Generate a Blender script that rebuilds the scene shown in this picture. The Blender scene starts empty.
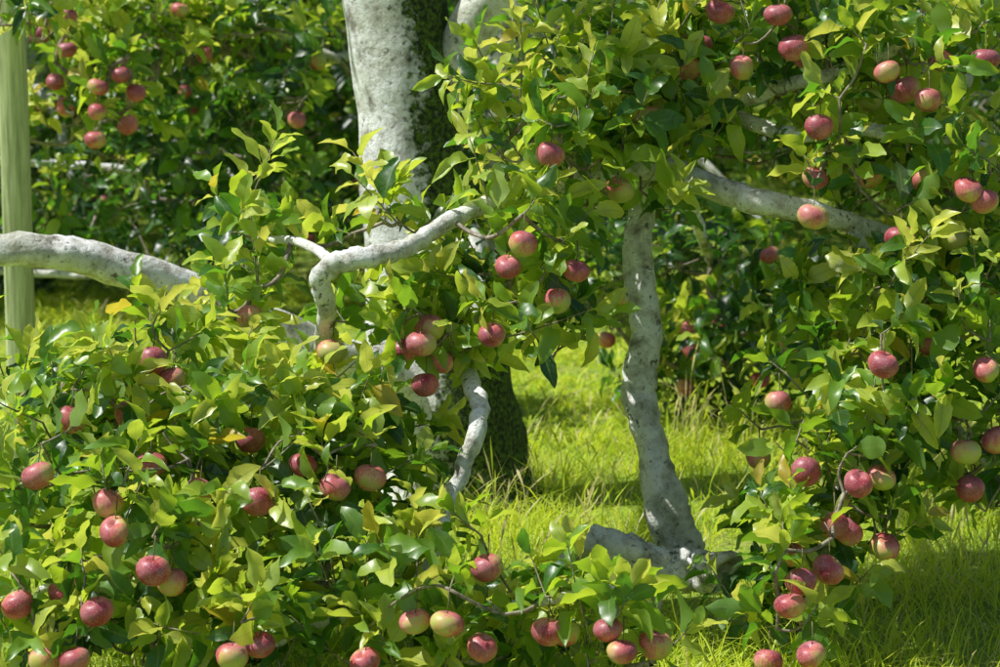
import bpy, math, numpy as np
from mathutils import Vector
rng = np.random.default_rng(11)
scene = bpy.context.scene
# ------------------------------------------------------------------ camera
CAM_H, F, PITCH = 1.55, 2500.0, math.radians(7.75)
cam_d = bpy.data.cameras.new("camera"); cam = bpy.data.objects.new("camera", cam_d)
scene.collection.objects.link(cam); scene.camera = cam
cam.location = (0, 0, CAM_H); cam.rotation_euler = (math.radians(90)-PITCH, 0, 0)
cam_d.lens = 90; cam_d.sensor_width = 36; cam_d.clip_end = 1000
cam_d.dof.use_dof = True; cam_d.dof.focus_distance = 5.7; cam_d.dof.aperture_fstop = 5.6

def S(px, py, y):
    """surveyed bearing + plan distance -> world position (metres)"""
    a = (px-500)/F; v = (333.5-py)/F
    dy = math.cos(PITCH)+v*math.sin(PITCH); dz = -math.sin(PITCH)+v*math.cos(PITCH)
    k = y/dy
    return np.array([a*k, y, CAM_H+dz*k])

# ------------------------------------------------------------------ light
s = Vector((-0.50, -0.04, 0.73)).normalized(); SUNV = np.array(s)
sun_d = bpy.data.lights.new("sun", 'SUN'); sun_d.energy = 5.0; sun_d.angle = math.radians(0.5)
sun_d.color = (1.0, 0.985, 0.95)
sun = bpy.data.objects.new("sun", sun_d); scene.collection.objects.link(sun)
sun.rotation_euler = s.to_track_quat('Z', 'Y').to_euler(); sun.location = (-5, 3, 9)
w = bpy.data.worlds.new("World"); scene.world = w; w.use_nodes = True
nt = w.node_tree; bg = nt.nodes["Background"]
sky = nt.nodes.new("ShaderNodeTexSky"); sky.sky_type = 'NISHITA'; sky.sun_disc = False
sky.sun_elevation = math.asin(s.z); sky.sun_rotation = math.atan2(s.x, s.y)
nt.links.new(sky.outputs[0], bg.inputs[0]); bg.inputs[1].default_value = 0.085
scene.view_settings.view_transform = 'Standard'; scene.view_settings.look = 'None'

# ------------------------------------------------------------------ materials
def mat(name):
    m = bpy.data.materials.new(name); m.use_nodes = True
    n = m.node_tree; n.nodes.clear()
    return m, n, n.nodes.new("ShaderNodeOutputMaterial")
def N(n, t, **kw):
    x = n.nodes.new(t)
    for k, v in kw.items(): setattr(x, k, v)
    return x
def ramp(n, src, stops):
    r = n.nodes.new("ShaderNodeValToRGB"); e = r.color_ramp.elements
    while len(e) < len(stops): e.new(0.5)
    for i, (p, c) in enumerate(stops):
        e[i].position = p; e[i].color = (*c, 1) if len(c) == 3 else c
    n.links.new(src, r.inputs[0]); return r.outputs[0]
def mixc(n, f, a, b, mode='MIX'):
    m = N(n, "ShaderNodeMix", data_type='RGBA', blend_type=mode)
    for sock, val in ((m.inputs[0], f), (m.inputs[6], a), (m.inputs[7], b)):
        if hasattr(val, 'is_linked'): n.links.new(val, sock)
        elif isinstance(val, (int, float)): sock.default_value = val
        else: sock.default_value = (*val, 1)
    return m.outputs[2]
def math_(n, op, a, b=0.0):
    m = N(n, "ShaderNodeMath", operation=op)
    for i, val in enumerate((a, b)):
        if hasattr(val, 'is_linked'): n.links.new(val, m.inputs[i])
        else: m.inputs[i].default_value = val
    return m.outputs[0]
def noise(n, scale, detail=4, rough=0.6, vec=None):
    t = N(n, "ShaderNodeTexNoise"); t.inputs["Scale"].default_value = scale
    t.inputs["Detail"].default_value = detail; t.inputs["Roughness"].default_value = rough
    if vec is None:
        tc = N(n, "ShaderNodeTexCoord"); vec = tc.outputs["Object"]
    n.links.new(vec, t.inputs["Vector"]); return t.outputs["Fac"]
def attr(n, name):
    a = N(n, "ShaderNodeAttribute"); a.attribute_name = name; return a.outputs["Fac"]

def leaf_material(name, stops, tstops, tfac, rough=0.38, veins=True):
    m, n, out = mat(name)
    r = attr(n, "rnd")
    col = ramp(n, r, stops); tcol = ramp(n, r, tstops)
    if veins:
        nz = noise(n, 22, 2)
        col = mixc(n, 0.4, col, ramp(n, nz, [(0.3, (0.6, 0.65, 0.55)), (0.7, (1.3, 1.25, 1.2))]), 'MULTIPLY')
        lx = math_(n, 'ABSOLUTE', attr(n, "lx")); lt = attr(n, "lt")
        mid = math_(n, 'LESS_THAN', lx, 0.07)
        ph = math_(n, 'SUBTRACT', math_(n, 'MULTIPLY', lt, 56.0), math_(n, 'MULTIPLY', lx, 9.0))
        sv = math_(n, 'SINE', ph)
        side = math_(n, 'MULTIPLY', math_(n, 'GREATER_THAN', sv, 0.80), 0.16)
        v = math_(n, 'MAXIMUM', math_(n, 'MULTIPLY', mid, 0.6), side)
        col = mixc(n, v, col, (0.26, 0.36, 0.09))
        geo = N(n, "ShaderNodeNewGeometry")
        back = geo.outputs["Backfacing"]
        col = mixc(n, math_(n, 'MULTIPLY', back, 0.4), col, (0.22, 0.31, 0.13))
        tcol = mixc(n, math_(n, 'MULTIPLY', v, 0.4), tcol, (0.35, 0.5, 0.06))
    b = N(n, "ShaderNodeBsdfPrincipled"); n.links.new(col, b.inputs["Base Color"])
    b.inputs["Roughness"].default_value = rough
    b.inputs["Specular IOR Level"].default_value = 0.85 if veins else 0.4
    t = N(n, "ShaderNodeBsdfTranslucent"); n.links.new(tcol, t.inputs["Color"])
    ms = N(n, "ShaderNodeMixShader"); ms.inputs[0].default_value = tfac
    n.links.new(b.outputs[0], ms.inputs[1]); n.links.new(t.outputs[0], ms.inputs[2])
    n.links.new(ms.outputs[0], out.inputs[0]); return m

LST = [(0.0, (0.010, 0.048, 0.012)), (0.35, (0.040, 0.130, 0.020)), (0.62, (0.15, 0.31, 0.03)), (0.95, (0.54, 0.64, 0.09)), (1.0, (0.55, 0.42, 0.04))]  # dark stops also paint in the shadow deep in the foliage
TST = [(0.0, (0.03, 0.14, 0.010)), (0.35, (0.20, 0.52, 0.02)), (0.62, (0.78, 1.0, 0.04)), (0.95, (1.0, 1.0, 0.16)), (1.0, (1.0, 0.8, 0.06))]
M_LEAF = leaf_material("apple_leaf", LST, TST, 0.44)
M_GRASS = leaf_material("grass_blade",
    [(0.0, (0.20, 0.34, 0.025)), (0.6, (0.50, 0.66, 0.04)), (0.9, (0.66, 0.74, 0.08)), (1.0, (0.66, 0.58, 0.28))],
    [(0.0, (0.60, 0.90, 0.03)), (0.6, (0.95, 1.0, 0.05)), (0.9, (1.0, 1.0, 0.10)), (1.0, (0.95, 0.85, 0.35))], 0.45, 0.5, False)

def bark_material(name, mossy):
    m, n, out = mat(name)
    n1 = noise(n, 16, 8, 0.65); n2 = noise(n, 70, 6, 0.75); n3 = noise(n, 5, 3, 0.5); n4 = noise(n, 30, 5, 0.7)
    if mossy: base = ramp(n, n1, [(0.33, (0.24, 0.22, 0.19)), (0.43, (0.60, 0.60, 0.56)), (0.55, (0.90, 0.91, 0.89))])
    else: base = ramp(n, n1, [(0.33, (0.24, 0.22, 0.17)), (0.43, (0.60, 0.58, 0.51)), (0.55, (0.92, 0.92, 0.87))])
    fl = ramp(n, n2, [(0.33, (0, 0, 0)), (0.44, (1, 1, 1))])
    base = mixc(n, fl, (0.22, 0.20, 0.16), base)
    cr = ramp(n, n4, [(0.35, (1, 1, 1)), (0.40, (0, 0, 0))])
    base = mixc(n, math_(n, 'MULTIPLY', cr, 0.85), base, (0.07, 0.06, 0.04))
    li = ramp(n, n3, [(0.50, (0, 0, 0)), (0.68, (1, 1, 1))])
    base = mixc(n, math_(n, 'MULTIPLY', li, 0.4), base, (0.42, 0.44, 0.25))
    if mossy:
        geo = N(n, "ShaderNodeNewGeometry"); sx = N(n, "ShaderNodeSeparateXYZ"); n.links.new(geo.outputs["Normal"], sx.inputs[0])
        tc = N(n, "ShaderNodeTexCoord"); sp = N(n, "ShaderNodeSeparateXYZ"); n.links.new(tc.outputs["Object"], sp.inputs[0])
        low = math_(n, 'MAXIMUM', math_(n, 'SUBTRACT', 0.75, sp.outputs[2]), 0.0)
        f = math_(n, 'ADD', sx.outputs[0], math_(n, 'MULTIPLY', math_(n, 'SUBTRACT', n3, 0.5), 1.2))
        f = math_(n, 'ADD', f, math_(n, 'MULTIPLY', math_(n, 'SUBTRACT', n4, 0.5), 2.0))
        f = math_(n, 'ADD', f, math_(n, 'MULTIPLY', low, 0.8))  # more towards the foot: moss plus the base's shadow painted in
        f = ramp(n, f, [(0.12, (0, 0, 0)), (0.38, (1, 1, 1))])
        moss_shade = ramp(n, n2, [(0.44, (0.012, 0.018, 0.005)), (0.62, (0.13, 0.23, 0.014))])
        base = mixc(n, f, base, moss_shade)
    b = N(n, "ShaderNodeBsdfPrincipled"); n.links.new(base, b.inputs["Base Color"]); b.inputs["Roughness"].default_value = 0.9
    bp = N(n, "ShaderNodeBump"); bp.inputs["Strength"].default_value = 1.0; bp.inputs["Distance"].default_value = 0.008
    h = math_(n, 'ADD', math_(n, 'ADD', n1, n4), math_(n, 'MULTIPLY', n2, 0.5))
    n.links.new(h, bp.inputs["Height"]); n.links.new(bp.outputs[0], b.inputs["Normal"])
    n.links.new(b.outputs[0], out.inputs[0]); return m
M_BARK = bark_material("trunk_bark", True); M_LIMB = bark_material("limb_bark", False)

def simple(name, stops, scale, rough=0.8, bump=0.3):
    m, n, out = mat(name); nz = noise(n, scale, 6, 0.65)
    b = N(n, "ShaderNodeBsdfPrincipled"); n.links.new(ramp(n, nz, stops), b.inputs["Base Color"]); b.inputs["Roughness"].default_value = rough
    bp = N(n, "ShaderNodeBump"); bp.inputs["Strength"].default_value = bump; bp.inputs["Distance"].default_value = 0.004
    n.links.new(nz, bp.inputs["Height"]); n.links.new(bp.outputs[0], b.inputs["Normal"])
    n.links.new(b.outputs[0], out.inputs[0]); return m
M_TWIG = simple("twig_bark", [(0.35, (0.13, 0.10, 0.065)), (0.65, (0.42, 0.37, 0.29))], 60)
M_GROUND = simple("ground_soil", [(0.3, (0.11, 0.17, 0.018)), (0.5, (0.22, 0.32, 0.03)), (0.7, (0.30, 0.31, 0.07))], 3, 0.95, 0.6)
M_STEM = simple("apple_stem", [(0.4, (0.10, 0.08, 0.03)), (0.6, (0.18, 0.17, 0.06))], 80)

m, n, out = mat("weathered_post_wood")
tc = N(n, "ShaderNodeTexCoord"); mp = N(n, "ShaderNodeMapping"); mp.inputs["Scale"].default_value = (30, 30, 1.5)
n.links.new(tc.outputs["Object"], mp.inputs[0]); nz = noise(n, 2.0, 6, 0.7, mp.outputs[0])
b = N(n, "ShaderNodeBsdfPrincipled"); b.inputs["Roughness"].default_value = 0.85
n.links.new(ramp(n, nz, [(0.35, (0.24, 0.28, 0.11)), (0.6, (0.60, 0.68, 0.34))]), b.inputs["Base Color"])
bp = N(n, "ShaderNodeBump"); bp.inputs["Distance"].default_value = 0.004; n.links.new(nz, bp.inputs["Height"]); n.links.new(bp.outputs[0], b.inputs["Normal"])
n.links.new(b.outputs[0], out.inputs[0]); M_POST = m

m, n, out = mat("apple_skin")
bl = attr(n, "blush"); nz = noise(n, 45, 4, 0.6)
stv = N(n, "ShaderNodeTexCoord"); smp = N(n, "ShaderNodeMapping"); smp.inputs["Scale"].default_value = (260, 260, 18)
n.links.new(stv.outputs["Object"], smp.inputs[0]); stk = noise(n, 1.0, 2, 0.5, smp.outputs[0])
f = math_(n, 'ADD', bl, math_(n, 'MULTIPLY', math_(n, 'SUBTRACT', nz, 0.5), 0.9))
f = math_(n, 'ADD', f, math_(n, 'MULTIPLY', math_(n, 'SUBTRACT', stk, 0.5), 0.5))
col = ramp(n, f, [(0.18, (0.44, 0.52, 0.06)), (0.38, (0.64, 0.40, 0.11)), (0.53, (0.60, 0.15, 0.11)), (0.8, (0.46, 0.05, 0.065)), (1.0, (0.28, 0.015, 0.035))])
vo = N(n, "ShaderNodeTexVoronoi"); vo.inputs["Scale"].default_value = 190
n.links.new(N(n, "ShaderNodeTexCoord").outputs["Object"], vo.inputs["Vector"])
dots = math_(n, 'MULTIPLY', math_(n, 'LESS_THAN', vo.outputs["Distance"], 0.22), 0.5)
col = mixc(n, dots, col, (0.74, 0.54, 0.36))
bloom = ramp(n, noise(n, 28, 3), [(0.35, (0.05, 0.05, 0.05)), (0.7, (0.40, 0.40, 0.40))])
col = mixc(n, bloom, col, (0.66, 0.38, 0.42))
b = N(n, "ShaderNodeBsdfPrincipled"); n.links.new(col, b.inputs["Base Color"]); b.inputs["Roughness"].default_value = 0.42
b.inputs["Specular IOR Level"].default_value = 0.45
n.links.new(b.outputs[0], out.inputs[0]); M_APPLE = m

# ------------------------------------------------------------------ mesh helpers
def build(name, verts, quads, material, attrs=None, smooth=True):
    me = bpy.data.meshes.new(name)
    verts = np.asarray(verts, np.float32).reshape(-1, 3); quads = np.asarray(quads, np.int32).reshape(-1, 4)
    me.vertices.add(len(verts)); me.vertices.foreach_set("co", verts.ravel())
    me.loops.add(quads.size); me.loops.foreach_set("vertex_index", quads.ravel())
    me.polygons.add(len(quads)); me.polygons.foreach_set("loop_start", np.arange(0, quads.size, 4, dtype=np.int32))
    me.update(calc_edges=True)
    if smooth: me.polygons.foreach_set("use_smooth", np.ones(len(quads), bool))
    for k, a in (attrs or {}).items():
        at = me.attributes.new(k, 'FLOAT', 'POINT'); at.data.foreach_set("value", np.asarray(a, np.float32).ravel())
    me.materials.append(material); me.update(); return me
def put(name, me, parent=None, loc=(0, 0, 0)):
    o = bpy.data.objects.new(name, me); scene.collection.objects.link(o); o.parent = parent; o.location = loc; return o
def empty(name, loc=(0, 0, 0), rot=0, sc=1):
    o = bpy.data.objects.new(name, None); scene.collection.objects.link(o)
    o.location = loc; o.rotation_euler = (0, 0, rot); o.scale = (sc, sc, sc); return o
def norm(v): return v/np.maximum(np.linalg.norm(v, axis=-1, keepdims=True), 1e-9)

class Tubes:
    def __init__(self): self.v = []; self.q = []; self.n = 0
    def add(self, pts, rad, sides=8, sub=4, rough=0.0, wander=0.0, hollow=False, flare=None, grain=0.35):
        pts = np.asarray(pts, float); rad = np.asarray(rad, float)
        if len(pts) > 2 or sub > 1:
            P = np.vstack([2*pts[0]-pts[1], pts, 2*pts[-1]-pts[-2]]); out = []; ro = []
            for i in range(len(pts)-1):
                p0, p1, p2, p3 = P[i:i+4]
                for k in range(sub):
                    t = k/sub
                    out.append(0.5*((2*p1)+(-p0+p2)*t+(2*p0-5*p1+4*p2-p3)*t*t+(-p0+3*p1-3*p2+p3)*t**3))
                    ro.append(rad[i]*(1-t)+rad[i+1]*t)
            out.append(pts[-1]); ro.append(rad[-1]); pts = np.array(out); rad = np.array(ro)
        if wander: pts[1:-1] += rng.normal(0, wander, (len(pts)-2, 3))
        T = norm(np.gradient(pts, axis=0)); u = np.cross(T[0], [0.3, 1, 0.1]); u /= np.linalg.norm(u)
        th = np.linspace(0, 2*np.pi, sides, endpoint=False); ph = rng.uniform(0, 6, 6)
        rings = []
        for i in range(len(pts)):
            u = u-T[i]*np.dot(u, T[i]); u /= np.linalg.norm(u); v = np.cross(T[i], u)
            r = rad[i]*(1+rough*(np.sin(2*th+ph[0]+i*0.21)+0.6*np.sin(3*th+ph[1]-i*0.33)+0.4*np.sin(5*th+ph[2]+i*.5)+0.7*np.sin(i*0.9+ph[3])*np.cos(th+ph[4])+rng.normal(0, grain, sides)))
            if flare is not None: r = r*(1+flare[0]*np.exp(-max(pts[i][2], 0)/flare[1])*(0.6+0.5*np.sin(5*th+ph[5])))
            rings.append(pts[i]+np.outer(np.cos(th)*r, u)+np.outer(np.sin(th)*r, v))
        if hollow:
            R = rings[-1]; c = R.mean(0)
            rings.append(c+(R-c)*0.8+T[-1]*0.006); rings.append(c+(R-c)*0.55-T[-1]*0.004); rings.append(c+(R-c)*0.42-T[-1]*0.05); rings.append(c+(R-c)*0.02-T[-1]*0.055)
        else:
            R = rings[-1]; c = R.mean(0); rings.append(c+(R-c)*0.01+T[-1]*rad[-1]*0.3)
        m_ = len(rings); V = np.vstack(rings); a = np.arange(sides); b_ = (a+1) % sides
        Q = np.concatenate([np.stack([k*sides+a, k*sides+b_, (k+1)*sides+b_, (k+1)*sides+a], 1) for k in range(m_-1)])
        self.v.append(V); self.q.append(Q+self.n); self.n += len(V); return pts
    def mesh(self, name, material): return build(name, np.vstack(self.v), np.vstack(self.q), material)

def leaves_mesh(name, P, D, Nn, Sz, R, lod=0):
    if lod == 0:
        t = np.array([0, .15, .20, .27, .35, .43, .51, .60, .68, .77, .86, .94, 1.0])
        hw = np.array([.014, .012, .080, .150, .178, .214, .202, .214, .186, .176, .118, .066, .002])
    else:
        t = np.array([0, .22, .5, .8, 1.0]); hw = np.array([.012, .09, .21, .14, .004])
    K = len(P); D = norm(D); Nn = norm(Nn-D*np.sum(Nn*D, 1, keepdims=True)); B = np.cross(D, Nn)
    c = rng.uniform(0.05, 1.6, K)[:, None, None]; fold = rng.uniform(0.1, 1.0, K)[:, None, None]
    wid = rng.uniform(0.75, 1.2, K)[:, None, None]; ph = rng.uniform(0, 6, K)[:, None, None]
    tt = t[None, :, None]; x = np.array([-1., 0, 1.])[None, None, :]; hh = hw[None, :, None]
    along = np.sin(c*tt)/c+0*x; down = (1-np.cos(c*tt))/c+0*x
    lat = x*hh*wid*np.cos(fold*0.7); up = np.abs(x)*hh*fold*0.9+0.045*np.sin(tt*14+ph+x*1.3)*np.abs(x)*(hh > .05)
    tw = rng.normal(0, 0.35, K)[:, None, None]*tt; lat, up = lat*np.cos(tw)-up*np.sin(tw), lat*np.sin(tw)+up*np.cos(tw)
    V = P[:, None, None, :]+Sz[:, None, None, None]*(along[..., None]*D[:, None, None, :]+(up-down)[..., None]*Nn[:, None, None, :]+lat[..., None]*B[:, None, None, :])
    nr = len(t); q = []
    for i in range(nr-1):
        for j in range(2): q.append([i*3+j, i*3+j+1, (i+1)*3+j+1, (i+1)*3+j])
    q = np.array(q); Q = (np.arange(K)*nr*3)[:, None, None]+q[None]
    rn = np.repeat(R, nr*3); lt = np.tile(np.repeat(t, 3), K); lx = np.tile(np.tile([-1., 0, 1.], nr), K)
    return build(name, V.reshape(-1, 3), Q.reshape(-1, 4), M_LEAF, {"rnd": rn, "lt": lt, "lx": lx})

def shoot_leaves(base, d, L, nl, size, tone):
    """one leafy shoot: alternate leaves along it and a rosette at the tip"""
    d = d/np.linalg.norm(d); u = norm(np.cross(d, rng.normal(0, 1, 3))); v = np.cross(d, u)
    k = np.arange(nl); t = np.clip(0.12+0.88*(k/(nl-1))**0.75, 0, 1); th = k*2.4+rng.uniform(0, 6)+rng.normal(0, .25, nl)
    rad = np.cos(th)[:, None]*u+np.sin(th)[:, None]*v
    ang = np.radians(80-48*t+rng.normal(0, 14, nl))[:, None]
    bend = np.array([rng.normal(0, .12), rng.normal(0, .12), 0.15])
    P = base+(d*L)*t[:, None]+bend*L*(t[:, None]**2)
    D = d*np.cos(ang)+rad*np.sin(ang); Nn = d*np.sin(ang)-rad*np.cos(ang)
    D = D+rng.normal(0, .18, D.shape)+np.array([0, 0, -0.06]); Nn = Nn+SUNV*0.35+rng.normal(0, .36, D.shape)
    Sz = size*(0.70+0.40*np.sin(np.pi*(0.15+0.7*t)))*rng.uniform(.65, 1.2, nl)
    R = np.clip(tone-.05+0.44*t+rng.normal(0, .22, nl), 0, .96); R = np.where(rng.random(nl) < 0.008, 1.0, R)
    tip = base+d*L+bend*L
    return P, D, Nn, Sz, R, np.array([base, base+d*L*.5+bend*L*.25, tip])

def apple_arrays(C, rad):
    sides, rows = 22, 16
    ph = np.linspace(0.0, np.pi, rows); th = np.linspace(0, 2*np.pi, sides, endpoint=False)
    rho = np.sin(ph)*(1+0.09*np.cos(ph)); rho[0] = rho[-1] = 0.01
    z = 0.88*np.cos(ph)-0.30*np.exp(-(rho/.27)**2)*(ph < 1.57)+0.20*np.exp(-(rho/.22)**2)*(ph > 1.57)
    base = np.stack([np.outer(rho, np.cos(th)), np.outer(rho, np.sin(th))*1.0, np.repeat(z[:, None], sides, 1)], -1).reshape(-1, 3)
    V = []; Q = []; bl = []
    a = np.arange(sides); b_ = (a+1) % sides
    q = np.concatenate([np.stack([k*sides+a, (k+1)*sides+a, (k+1)*sides+b_, k*sides+b_], 1) for k in range(rows-1)])
    for i, (c, r) in enumerate(zip(C, rad)):
        lob = 1+0.03*np.cos(5*np.arctan2(base[:, 1], base[:, 0])+i)*(base[:, 2] < 0)
        b0 = base*np.stack([lob*rng.uniform(.94, 1.06), lob, np.full(len(lob), rng.uniform(.86, 1.04))], 1)
        tx, ty = rng.normal(0, .3, 2)
        Rm = np.array([[1, 0, tx], [0, 1, ty], [-tx, -ty, 1]]); v = (b0@Rm.T)*r/np.sqrt(1+(tx*tx+ty*ty)*.7)
        sd = norm(np.array([rng.normal(-.4, .7), rng.normal(-.1, .7), rng.uniform(.0, .7)]))
        green = rng.random() < 0.08
        bl.append(np.clip(0.66+0.44*(b0@sd)+rng.normal(0, .14)-(.4 if green else 0), 0, 1)); V.append(v+c); Q.append(q+i*len(base))
    return np.vstack(V), np.vstack(Q), np.concatenate(bl)

# ------------------------------------------------------------------ ground + grass
g = np.linspace(-1, 1, 121); gx = np.sign(g)*np.abs(g)**2.2*300
GX, GY = np.meshgrid(gx, gx+8)
def gz(x, y):
    w_ = np.exp(-((x/60)**2+((y-8)/60)**2))
    return (0.035*np.sin(x*1.3+0.5)*np.sin(y*0.9+1)+0.02*np.sin(x*3.1+y*2.3))*w_
V = np.stack([GX, GY, gz(GX, GY)], -1).reshape(-1, 3); i = np.arange(120)
Q = (i[:, None]*121+i[None]).reshape(-1); Q = np.stack([Q, Q+1, Q+122, Q+121], 1)
put("ground", build("ground", V, Q, M_GROUND))
def grass(name, x0, x1, y0, y1, nb, h0, h1, wd, stalk=False, l0=.3, l1=1.4):
    x = rng.uniform(x0, x1, nb); y = rng.uniform(y0, y1, nb)
    cl = 0.5+0.5*np.sin(x*4.1+1.7*np.sin(y*3))*np.sin(y*4.7+1.3*np.sin(x*2.7)); keep = rng.random(nb) < 0.35+0.75*cl
    x, y, cl = x[keep], y[keep], cl[keep]; K = len(x)
    h = rng.uniform(h0, h1, K)*(0.45+1.0*cl)*np.where(rng.random(K) < .05, 1.9, 1); a = rng.uniform(0, 2*np.pi, K); ln = rng.uniform(.2, .7, K) if stalk else rng.uniform(l0, l1, K)
    B = np.stack([x, y, gz(x, y)-.005], 1); dirn = np.stack([np.cos(a), np.sin(a), 0*a], 1); sd = np.stack([-np.sin(a), np.cos(a), 0*a], 1)
    sd = norm(sd+.6*norm(rng.normal(0, 1, (K, 3))*[1, 1, 0.1])); wv = rng.uniform(.6, 1.3, K)*wd
    rows = []
    for t, ww in ((0, .8), (.4, 1), (.75, .7), (1, .06)) if not stalk else ((0, .5), (.6, .5), (.82, 1.6), (1, .2)):
        c = B+dirn*(ln*h*t*t*.9)[:, None]+np.array([0, 0, 1])*(h*(t-0.35*ln*t*t))[:, None]
        rows += [c-sd*(wv*ww)[:, None], c+sd*(wv*ww)[:, None]]
    V = np.stack(rows, 1); q = np.array([[0, 1, 3, 2], [2, 3, 5, 4], [4, 5, 7, 6]])
    Q = (np.arange(K)*8)[:, None, None]+q[None]
    R = np.clip(rng.normal(.5, .22, K)+.2*cl, 0, .93); R = np.where(rng.random(K) < (.5 if stalk else .06), 1, R)
    return build(name, V.reshape(-1, 3), Q.reshape(-1, 4), M_GRASS, {"rnd": np.repeat(R, 8)})
gr = empty("grass")
put("near_grass", grass("near_grass", -1.6, 2.0, 5.2, 8.2, 42000, .03, .12, .0022), gr)
put("meadow_grass", grass("meadow_grass", -2.6, 3.4, 8.2, 13, 60000, .03, .08, .0042, False, .9, 2.0), gr)
put("far_grass", grass("far_grass", -9, 9, 8.2, 30, 40000, .05, .11, .006), gr)
put("seed_stalks", grass("seed_stalks", -.5, 1.6, 6.1, 8.4, 1300, .10, .26, .0022, True), gr)

# ------------------------------------------------------------------ main apple tree
tree = empty("apple_tree", (0, 0, 0))
def path(*p): return [S(*q) for q in p]
def rr(px, y): return px*y/F
T = Tubes()
T.add([S(462, 540, 7.5), S(458, 500, 7.5), S(450, 430, 7.5), S(438, 350, 7.5), S(413, 220, 7.5), S(408, 110, 7.5), S(395, 0, 7.5), S(384, -150, 7.5), S(395, -330, 7.45)],
      [rr(80, 7.5), rr(76, 7.5), rr(72, 7.5), rr(66, 7.5), rr(51, 7.5), rr(51, 7.5), rr(53, 7.5), rr(44, 7.5), rr(30, 7.5)], 48, 7, 0.035, 0.0015, flare=(0.22, 0.10), grain=.12)
put("trunk", T.mesh("trunk", M_BARK), tree)
Lb = Tubes(); nodes = []
def limb(pts, rpx, sides=14, hollow=False, sub=8, rough=.06):
    P = path(*pts); r = [rr(a, p[2]) for a, p in zip(rpx, pts)]
    nodes.extend(Lb.add(P, r, sides, sub, rough, 0.0022, hollow))
limb([(425, 140, 7.55), (450, 70, 7.5), (486, 5, 7.4), (530, -60, 7.3), (620, -150, 7.1), (720, -260, 7.0)], [25, 24, 24, 21, 15, 8], 20, rough=.03)
limb([(425, 400, 7.45), (370, 368, 7.3), (330, 352, 7.2), (270, 325, 7.05), (195, 293, 6.9), (100, 262, 6.8), (40, 250, 6.75), (-60, 246, 6.7), (-200, 215, 6.6)], [34, 24, 20, 18, 19, 20, 17, 15, 10], 20)
limb([(318, 400, 6.5), (322, 355, 6.0), (327, 312, 5.75), (320, 284, 5.68), (334, 264, 5.66), (370, 257, 5.68), (410, 246, 5.75), (460, 215, 5.85), (540, 190, 6.0), (610, 172, 6.1), (670, 172, 6.1), (720, 190, 6.0), (775, 205, 5.95), (850, 222, 6.05), (930, 250, 6.2), (1050, 300, 6.2)],
     [11, 10, 10, 10, 11, 11, 10, 9, 9, 10, 13, 13, 12, 10, 8, 5], 16)
limb([(320, 350, 7.2), (318, 400, 6.6), (290, 430, 6.3), (230, 480, 5.9), (140, 540, 5.6), (40, 590, 5.4)], [15, 12, 10, 8, 7, 4], 12)
limb([(470, 235, 7.4), (475, 300, 6.8), (466, 365, 5.9), (480, 410, 5.62), (466, 460, 5.56), (446, 510, 5.5), (432, 560, 5.45), (400, 600, 5.4)], [14, 11, 9, 9, 9, 8, 6, 4], 14)
limb([(650, 150, 6.2), (642, 200, 6.2), (638, 255, 6.15), (646, 330, 6.1), (640, 395, 6.1), (655, 455, 6.05), (665, 510, 6.0), (690, 556, 6.0)], [13, 14, 15, 14, 18, 17, 22, 20], 22, rough=.11)
limb([(556, 590, 6.1), (562, 562, 5.95), (585, 541, 5.9), (625, 549, 5.85), (665, 567, 5.85), (700, 571, 5.82), (727, 573, 5.74)], [9, 13, 15, 17, 21, 20, 21], 22, True, rough=.09)
limb([(662, 575, 5.85), (658, 610, 5.85), (654, 665, 5.85)], [5, 4, 4], 8)
limb([(560, 560, 6.0), (520, 602, 5.6), (430, 612, 5.4), (340, 618, 5.35), (270, 642, 5.3), (200, 650, 5.3)], [6, 5.5, 5, 5, 4.5, 3], 9)
limb([(520, 606, 5.25), (560, 598, 5.15), (600, 588, 5.15), (650, 605, 5.2)], [5, 5, 4, 3], 9)
limb([(660, 170, 6.1), (700, 120, 6.3), (760, 92, 6.2), (830, 75, 6.05), (920, 40, 6.05), (1000, 20, 6.1)], [11, 9, 8, 7, 6, 4], 10)
limb([(720, 110, 6.3), (790, 135, 6.1), (860, 130, 6.0), (940, 140, 6.0), (1040, 160, 6.1)], [8, 8, 7, 6, 4], 10)
limb([(850, 222, 6.05), (880, 290, 6.1), (900, 360, 6.0), (870, 420, 5.9), (840, 480, 5.8), (820, 560, 5.7), (800, 620, 5.6)], [7, 7, 6.5, 6, 5, 4, 3], 10)
limb([(900, 360, 6.0), (950, 420, 5.9), (990, 470, 5.9)], [6, 5, 3], 9)
limb([(610, 172, 6.1), (600, 120, 6.3), (560, 60, 6.3), (520, 10, 6.2), (500, -50, 6.2)], [8, 6, 5, 4, 3], 9)
limb([(600, 120, 6.3), (625, 70, 6.3), (630, 10, 6.3), (640, -60, 6.3)], [6, 5, 4, 3], 9)
limb([(660, 170, 6.1), (680, 185, 7.2), (700, 230, 8.3), (720, 300, 8.7), (700, 360, 8.8)], [8, 7, 6, 5, 4], 9)
limb([(270, 325, 7.05), (250, 290, 6.6), (240, 240, 6.3), (245, 200, 6.2)], [9, 7, 5, 3], 9)
limb([(334, 264, 5.66), (300, 243, 5.95), (225, 235, 6.2)], [6, 5, 3], 9)
limb([(180, 395, 6.0), (110, 385, 5.9), (40, 380, 5.8)], [5, 5, 3], 9)
limb([(318, 400, 6.5), (250, 400, 6.3), (180, 395, 6.0)], [8, 6, 5], 9)
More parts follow.
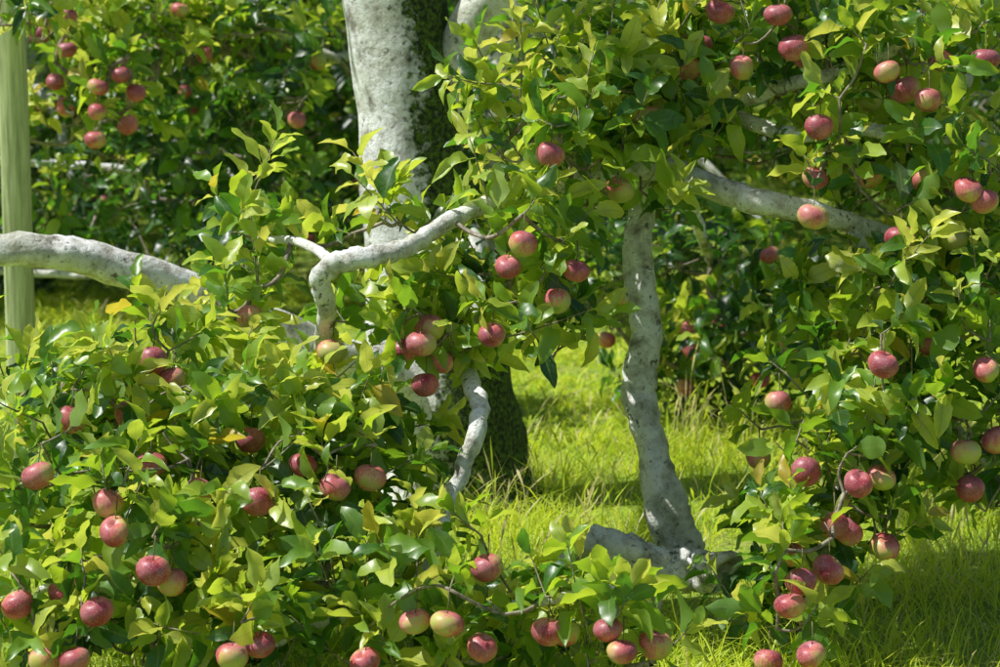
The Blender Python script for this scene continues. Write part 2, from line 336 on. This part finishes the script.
# upper crown (above the picture)
for k in range(9):
    a = k*.5-.5; r0 = S(390, -150 - 20*k, 7.5); e = r0+np.array([math.cos(a)*1.4, .3+math.sin(a)*1.3, 0.55+0.3*rng.random()]); mid = (r0+e)/2+np.array([0, 0, .25])
    nodes.extend(Lb.add([r0, mid, e], [.045, .03, .01], 9, 8, .04, .004))
for e in ([.1, 6.9, 2.15], [.7, 6.7, 2.0], [.3, 6.3, 2.3]):  # unseen limbs added to carry the shade-casting shoots
    r0 = S(395, -120, 7.5); e = np.array(e); nodes.extend(Lb.add([r0, (r0+e)/2+[0, 0, .15], e], [.05, .03, .012], 9, 8, .04, .004))
put("limbs", Lb.mesh("limbs", M_LIMB), tree)
nodes = np.array(nodes)

FR = [ # px, py, rx, ry, dist, spread, shoots, tone (low far back: shade put into leaf colour)
 (65,405,70,42,5.85,.3,18,.35),(160,395,80,55,5.8,.3,22,.35),(50,500,75,75,5.6,.3,22,.3),(170,520,100,80,5.55,.3,30,.3),
 (280,410,65,50,5.8,.3,18,.35),(80,625,100,50,5.35,.25,25,.3),(225,615,90,55,5.35,.2,22,.35),(290,510,70,60,5.6,.25,18,.3),
 (235,235,40,30,6.2,.25,10,.45),(240,315,45,26,6.1,.25,9,.45),(395,215,50,12,6.05,.2,6,.5),(405,325,55,28,5.95,.25,15,.45),
 (450,345,45,35,5.85,.2,11,.4),(500,255,60,45,6.0,.25,18,.35),(555,330,35,40,5.95,.2,9,.25),(340,430,45,30,5.8,.2,8,.4),
 (395,430,28,35,5.85,.2,7,.4),(350,490,45,40,5.65,.2,8,.35),
 (560,165,80,50,6.1,.3,26,.3),(525,85,40,60,6.2,.3,13,.35),(600,70,60,65,6.3,.3,24,.35),(650,180,45,50,6.15,.3,13,.25),(690,95,60,60,6.35,.3,20,.3),
 (780,50,75,60,6.3,.4,25,.3),(900,50,90,55,6.2,.4,30,.35),(770,135,60,22,6.3,.3,8,.3),(870,155,75,40,6.2,.4,22,.3),(960,170,55,60,6.1,.3,22,.35),
 (880,285,70,38,6.1,.3,19,.35),(960,290,55,65,6.0,.3,22,.3),(845,360,50,45,6.0,.3,16,.4),(925,395,65,60,5.95,.3,24,.3),(985,470,30,45,5.95,.2,11,.3),
 (850,460,50,40,5.85,.2,16,.35),(825,535,60,32,5.75,.2,14,.25),(800,595,35,35,5.7,.15,9,.3),(790,655,40,20,5.6,.15,8,.3),
 (335,600,65,45,5.4,.2,17,.4),(425,600,50,26,5.4,.2,12,.4),(500,640,35,16,5.3,.2,6,.4),(610,650,45,10,5.15,.12,6,.45),(440,655,90,25,5.3,.15,13,.35),(600,680,60,10,5.2,.15,6,.3),
 (715,250,60,50,8.7,.5,26,.0),(740,345,85,50,8.8,.5,36,.0),(690,400,50,45,8.9,.3,16,.0),(800,310,60,60,8.3,.5,24,.0),(605,270,45,50,8.8,.5,20,.0)]
FR = [(a,b_,c,d,e,f_,max(3,int(k*.86)),t+(.06 if e < 8 else .02)) for (a,b_,c,d,e,f_,k,t) in FR]
AP = [(153,361,5.6),(71,420,5.5),(38,476,5.3),(115,532,5.2),(108,504,5.25),(153,571,5.1),(97,612,5.05),(18,605,5.15),(250,440,5.6),(303,465,5.4),(335,487,5.35),
 (258,502,5.3),(232,657,5.0),(260,645,5.05),(75,660,5.05),(172,582,5.15),(65,592,5.2),(130,415,5.6),(200,490,5.35),(150,465,5.4),(45,660,5.1),(172,380,5.6),
 (523,244,5.65),(576,271,5.7),(508,267,5.7),(557,301,5.7),(421,344,5.6),(404,350,5.65),(430,328,5.7),(492,335,5.6),(332,352,5.75),(440,362,5.7),(425,385,5.65),(250,318,5.9),(353,262,5.95),(550,155,5.8),
 (370,478,5.4),(487,568,5.2),(415,622,5.1),(447,624,5.05),(548,632,5.1),(567,634,5.15),(608,630,5.0),(622,652,4.97),(482,648,5.1),(365,662,5.1),(655,645,5.1),
 (819,127,5.8),(742,68,6.0),(778,15,5.95),(794,48,5.95),(887,72,5.8),(928,100,5.85),(815,178,5.85),(813,217,5.75),(900,238,5.75),(883,365,5.6),(986,370,5.65),(778,403,5.8),(966,452,5.65),(970,489,5.7),
 (998,440,5.7),(758,457,5.9),(806,472,5.65),(858,484,5.55),(881,478,5.6),(828,570,5.45),(801,582,5.4),(790,606,5.35),(811,655,5.3),(768,662,5.35),(833,525,5.55),(848,532,5.6),(885,547,5.6),(968,190,5.75),(985,202,5.75),(792,555,5.6),
 (805,55,6.05),(905,90,5.95),(720,12,6.1),(985,60,5.95),(925,180,5.95),(870,100,6.1),(690,70,6.2),(930,345,5.9),(955,240,5.9),
 (650,120,6.1),(700,45,6.2),(870,175,6.0),(940,60,6.0),(620,190,5.95),(690,330,8.5),(685,388,8.6),(713,330,8.4),(606,340,8.6),(624,300,8.6),(693,350,8.5),(770,255,8.3),(640,375,8.6),(760,380,8.4),(790,345,8.2)]

def grow(par, FRl, APl, nodes, size, upper=None, ns=""):
    B = []; D = []; L = []; TN = []
    for (px, py, rx, ry, d, sp, k, tone) in FRl:
        for _ in range(k):
            q = rng.normal(0, 1, 3); q = q/np.linalg.norm(q)*rng.random()**.4
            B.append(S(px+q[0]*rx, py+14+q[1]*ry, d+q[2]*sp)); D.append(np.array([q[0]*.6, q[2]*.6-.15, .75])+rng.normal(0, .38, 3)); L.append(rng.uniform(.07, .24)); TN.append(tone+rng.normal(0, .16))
    C = []; rad = []
    for (px, py, d) in APl:
        c = S(px, py, d); r = rng.uniform(.0315, .037); c[2] = max(c[2], .05); C.append(c); rad.append(r)
        B.append(c+np.array([rng.normal(0, .02), .03, r+.03])); D.append(np.array([rng.normal(0, .6), .35, .4])); L.append(rng.uniform(.03, .09)); TN.append(.38)
    if upper is not None:
        for b in upper: B.append(b); D.append(np.array([0, 0, .7])+rng.normal(0, .5, 3)); L.append(rng.uniform(.1, .3)); TN.append(.35)
    B = np.array(B); B[:, 2] = np.maximum(B[:, 2], .07)
    n0 = len(nodes); allp = list(nodes); K = len(B)
    dist = np.full(K, 1e9); near = np.zeros(K, int)
    for i in range(K):
        dd = np.linalg.norm(nodes-B[i], axis=1); near[i] = dd.argmin(); dist[i] = dd.min()
    done = np.zeros(K, bool); order = []; idx = np.full(K, -1)
    for _ in range(K):
        i = np.where(done, 1e9, dist).argmin(); done[i] = True; order.append((i, near[i])); allp.append(B[i]); me_ = len(allp)-1; idx[i] = me_
        dd = np.linalg.norm(B-B[i], axis=1)*1.1; up = (dd < dist) & ~done; dist[up] = dd[up]; near[up] = me_
    cnt = np.ones(len(allp))
    for i, p in reversed(order):
        if p >= n0: cnt[p] += cnt[idx[i]]
    tw = Tubes(); LP = [[], [], [], [], []]; C = np.array(C)
    for i, p in order:
        a, b = allp[p], B[i]; r = .0019*math.sqrt(cnt[idx[i]])+.0008; ll = np.linalg.norm(b-a)
        m_ = (a+b)/2+rng.normal(0, .09*ll, 3)+np.array([0, 0, -.06*ll])
        tw.add([a, m_, b], [r*1.25, r*1.1, r], 5, 3)
        nl = int(rng.integers(9, 15)); P_, D_, N_, S_, R_, ax = shoot_leaves(b, D[i], L[i], nl, size, TN[i])
        tw.add(ax, [.0024, .002, .0012], 5, 2)
        for lst, x in zip(LP, (P_, D_, N_, S_, R_)): lst.append(x)
    P_, D_, N_, S_, R_ = [np.concatenate(x) for x in LP]
    ctr = P_+norm(D_)*S_[:, None]*.5
    dm = np.min(np.linalg.norm(ctr[:, None]-C[None], axis=2), axis=1)
    fr = ctr[:, 1]-C[np.argmin(np.linalg.norm(ctr[:, None]-C[None], axis=2), axis=1)][:, 1]
    keep = (dm > .048) & ~((dm < .10) & (fr < -.02) & (rng.random(len(dm)) < .70)) & (ctr[:, 2] > 0.01)
    P_, D_, N_, S_, R_ = P_[keep], D_[keep], N_[keep], S_[keep], R_[keep]
    put("twigs", tw.mesh("twigs", M_TWIG), par)
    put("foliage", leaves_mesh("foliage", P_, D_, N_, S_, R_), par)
    V, Q, bl = apple_arrays(C, rad); put("apples", build("apples", V, Q, M_APPLE, {"blush": bl}), par)
    st = Tubes()
    for c, r in zip(C, rad): st.add([c+[0, 0, r*.55], c+[.003, 0, r*1.1], c+[.004, .02, r+.035]], [.0013, .0012, .0018], 5, 3)
    put("apple_stems", st.mesh("apple_stems", M_STEM), par)
    print("leaves", len(P_))
up = []
for k in range(75):
    a = rng.uniform(-.2, np.pi*.8); r = rng.uniform(.3, 1.5); up.append([S(390, 0, 7.5)[0]+r*math.cos(a), 7.7+r*math.sin(a), rng.uniform(2.1, 3.3)-.2*r])
for k in range(36):  # unseen shoots added overhead to shade the ground on the right
    up.append([rng.uniform(-.2, .8), rng.uniform(6.3, 7.5), rng.uniform(1.85, 2.5)])
for k in range(26):  # further unseen shadow casters, added to darken the lower right ground
    up.append([rng.uniform(-.35, .35), rng.uniform(5.9, 6.6), rng.uniform(1.95, 2.4)])
grow(tree, FR, AP, nodes, .102, up)

# ------------------------------------------------------------------ neighbouring tree, left behind
tree2 = empty("apple_tree")
Lb = Tubes(); nodes = []
limb([(-330, 345, 9.6), (-320, 150, 9.6), (-250, -20, 9.6), (-220, -180, 9.6)], [40, 34, 30, 20], 20)
limb([(-320, 120, 9.6), (-150, 30, 9.4), (0, -10, 9.3), (120, 10, 9.3), (240, 20, 9.3), (340, 60, 9.3)], [20, 13, 8, 6, 5, 4], 10)
limb([(-320, 180, 9.6), (-150, 150, 9.6), (0, 160, 9.8), (130, 170, 9.9), (260, 180, 9.9)], [12, 7, 4, 4, 3], 10)
limb([(-320, 220, 9.6), (-150, 250, 9.8), (0, 270, 9.8), (150, 280, 9.8)], [10, 6, 4, 3], 10)
put("limbs", Lb.mesh("limbs", M_LIMB), tree2)
FR2 = [(90,20,110,45,8.9,.3,34,.5),(70,95,80,45,8.9,.3,22,.5),(240,30,90,50,9.1,.4,28,.3),(280,110,60,50,9.2,.4,18,.08),(160,150,120,50,9.5,.4,30,.0),(250,200,90,50,9.6,.4,24,.0),(100,230,110,50,9.8,.4,26,.0),(-60,120,60,110,9.4,.5,24,.3),(-80,10,70,60,9.2,.4,16,.4),(470,120,40,60,9.6,.3,14,.1),(180,-40,150,30,9.2,.4,24,.4),(25,20,40,25,7.7,.15,8,.55)]
AP2 = [(68,16,8.4),(55,82,8.5),(121,75,8.4),(98,87,8.4),(97,112,8.4),(136,93,8.45),(95,140,8.4),(128,125,8.6),(67,50,8.5),(297,120,8.8),(180,10,8.8),(318,62,9.0),(40,35,8.7),(205,55,9.0),(66,108,8.7)]
grow(tree2, FR2, AP2, np.array(nodes), .102)

# ------------------------------------------------------------------ orchard rows behind
def orchard_tree(seed):
    T = Tubes(); nd = []
    T.add([[0, 0, -.05], [.03, 0, .5], [-.02, .03, 1.2], [.03, 0, 2.2]], [.17, .13, .11, .05], 14, 5, .05, .006)
    nseg = 12
    for k in range(nseg):
        a = k*2.4+rng.normal(0, .2); z0 = .5+1.4*k/nseg; R = 1.7-.5*k/nseg
        e = np.array([math.cos(a)*R, math.sin(a)*R, max(.35, z0+rng.uniform(-.5, .5))]); m_ = e*.5+np.array([0, 0, z0*.5+.35])
        T.add([[0, 0, z0], m_, e], [.05, .035, .01], 8, 6, .05, .008)
    LP = [[], [], [], [], []]; tw = Tubes(); C = []
    for k in range(1100):
        q = norm(rng.normal(0, 1, 3))*(rng.uniform(.35, 1))**.5; b = np.array([q[0]*1.75, q[1]*1.75, 1.55+q[2]*1.55])
        b *= [1+.15*math.sin(3*math.atan2(q[1], q[0])+seed), 1, 1]; b[2] = max(b[2], .05)
        d = np.array([q[0], q[1], .35])+rng.normal(0, .4, 3)
        P_, D_, N_, S_, R_, ax = shoot_leaves(b, d, rng.uniform(.12, .32), 12, .105, rng.normal(.05, .18))  # low tone: shade of the rear rows put into leaf colour
        if k % 3 == 0: tw.add([b-norm(q)*.35-[0, 0, .08], b, ax[1], ax[2]], [.006, .004, .003, .002], 4, 1)
        for lst, x in zip(LP, (P_, D_, N_, S_, R_)): lst.append(x)
        if k % 16 == 0: C.append(b+norm(q)*.1-[0, 0, .06])
    A = [np.concatenate(x) for x in LP]; kp = A[0][:, 2] > .02; A = [x[kp] for x in A]
    V, Q, bl = apple_arrays(C, [.035]*len(C))
    return T.mesh("trunk", M_LIMB), tw.mesh("twigs", M_TWIG), leaves_mesh("foliage", *A, lod=1), build("apples", V, Q, M_APPLE, {"blush": bl})
variants = [orchard_tree(1), orchard_tree(2.5)]
pos = []
for j, (y, off) in enumerate(((12.9, .2), (16.6, 1.5), (20.5, .3), (25, 1.2))):
    for k in range(-4-j, 5+j):
        pos.append((k*2.75+off+rng.normal(0, .12), y+rng.normal(0, .15)))
for i, (x, y) in enumerate(pos):
    e = empty("apple_tree", (x, y, 0), rng.uniform(0, 6.28), rng.uniform(.95, 1.12))
    for nm, me in zip(("trunk", "twigs", "foliage", "apples"), variants[i % 2]): put(nm, me, e)

# ------------------------------------------------------------------ wooden post
c0 = S(24, 477, 8.0); x, y = c0[0], c0[1]
h = .042
V = []; zs = [-.1, .1, .5, 1.0, 1.5, 1.72, 1.74]
for k, z in enumerate(zs):
    r = h*(.9 if k == len(zs)-1 else 1); ch = r*.75; ox = .004*math.sin(z*2)-.004*z
    V += [(ox+a, b, z) for a, b in ((r, ch), (ch, r), (-ch, r), (-r, ch), (-r, -ch), (-ch, -r), (ch, -r), (r, -ch))]
Q = [[k*8+a, k*8+(a+1) % 8, (k+1)*8+(a+1) % 8, (k+1)*8+a] for k in range(len(zs)-1) for a in range(8)]
o = len(V)-8; Q += [[o, o+1, o+2, o+3], [o+3, o+4, o+7, o], [o+4, o+5, o+6, o+7]]
put("wooden_post", build("wooden_post", V, Q, M_POST, smooth=False), None, (x, y, 0))
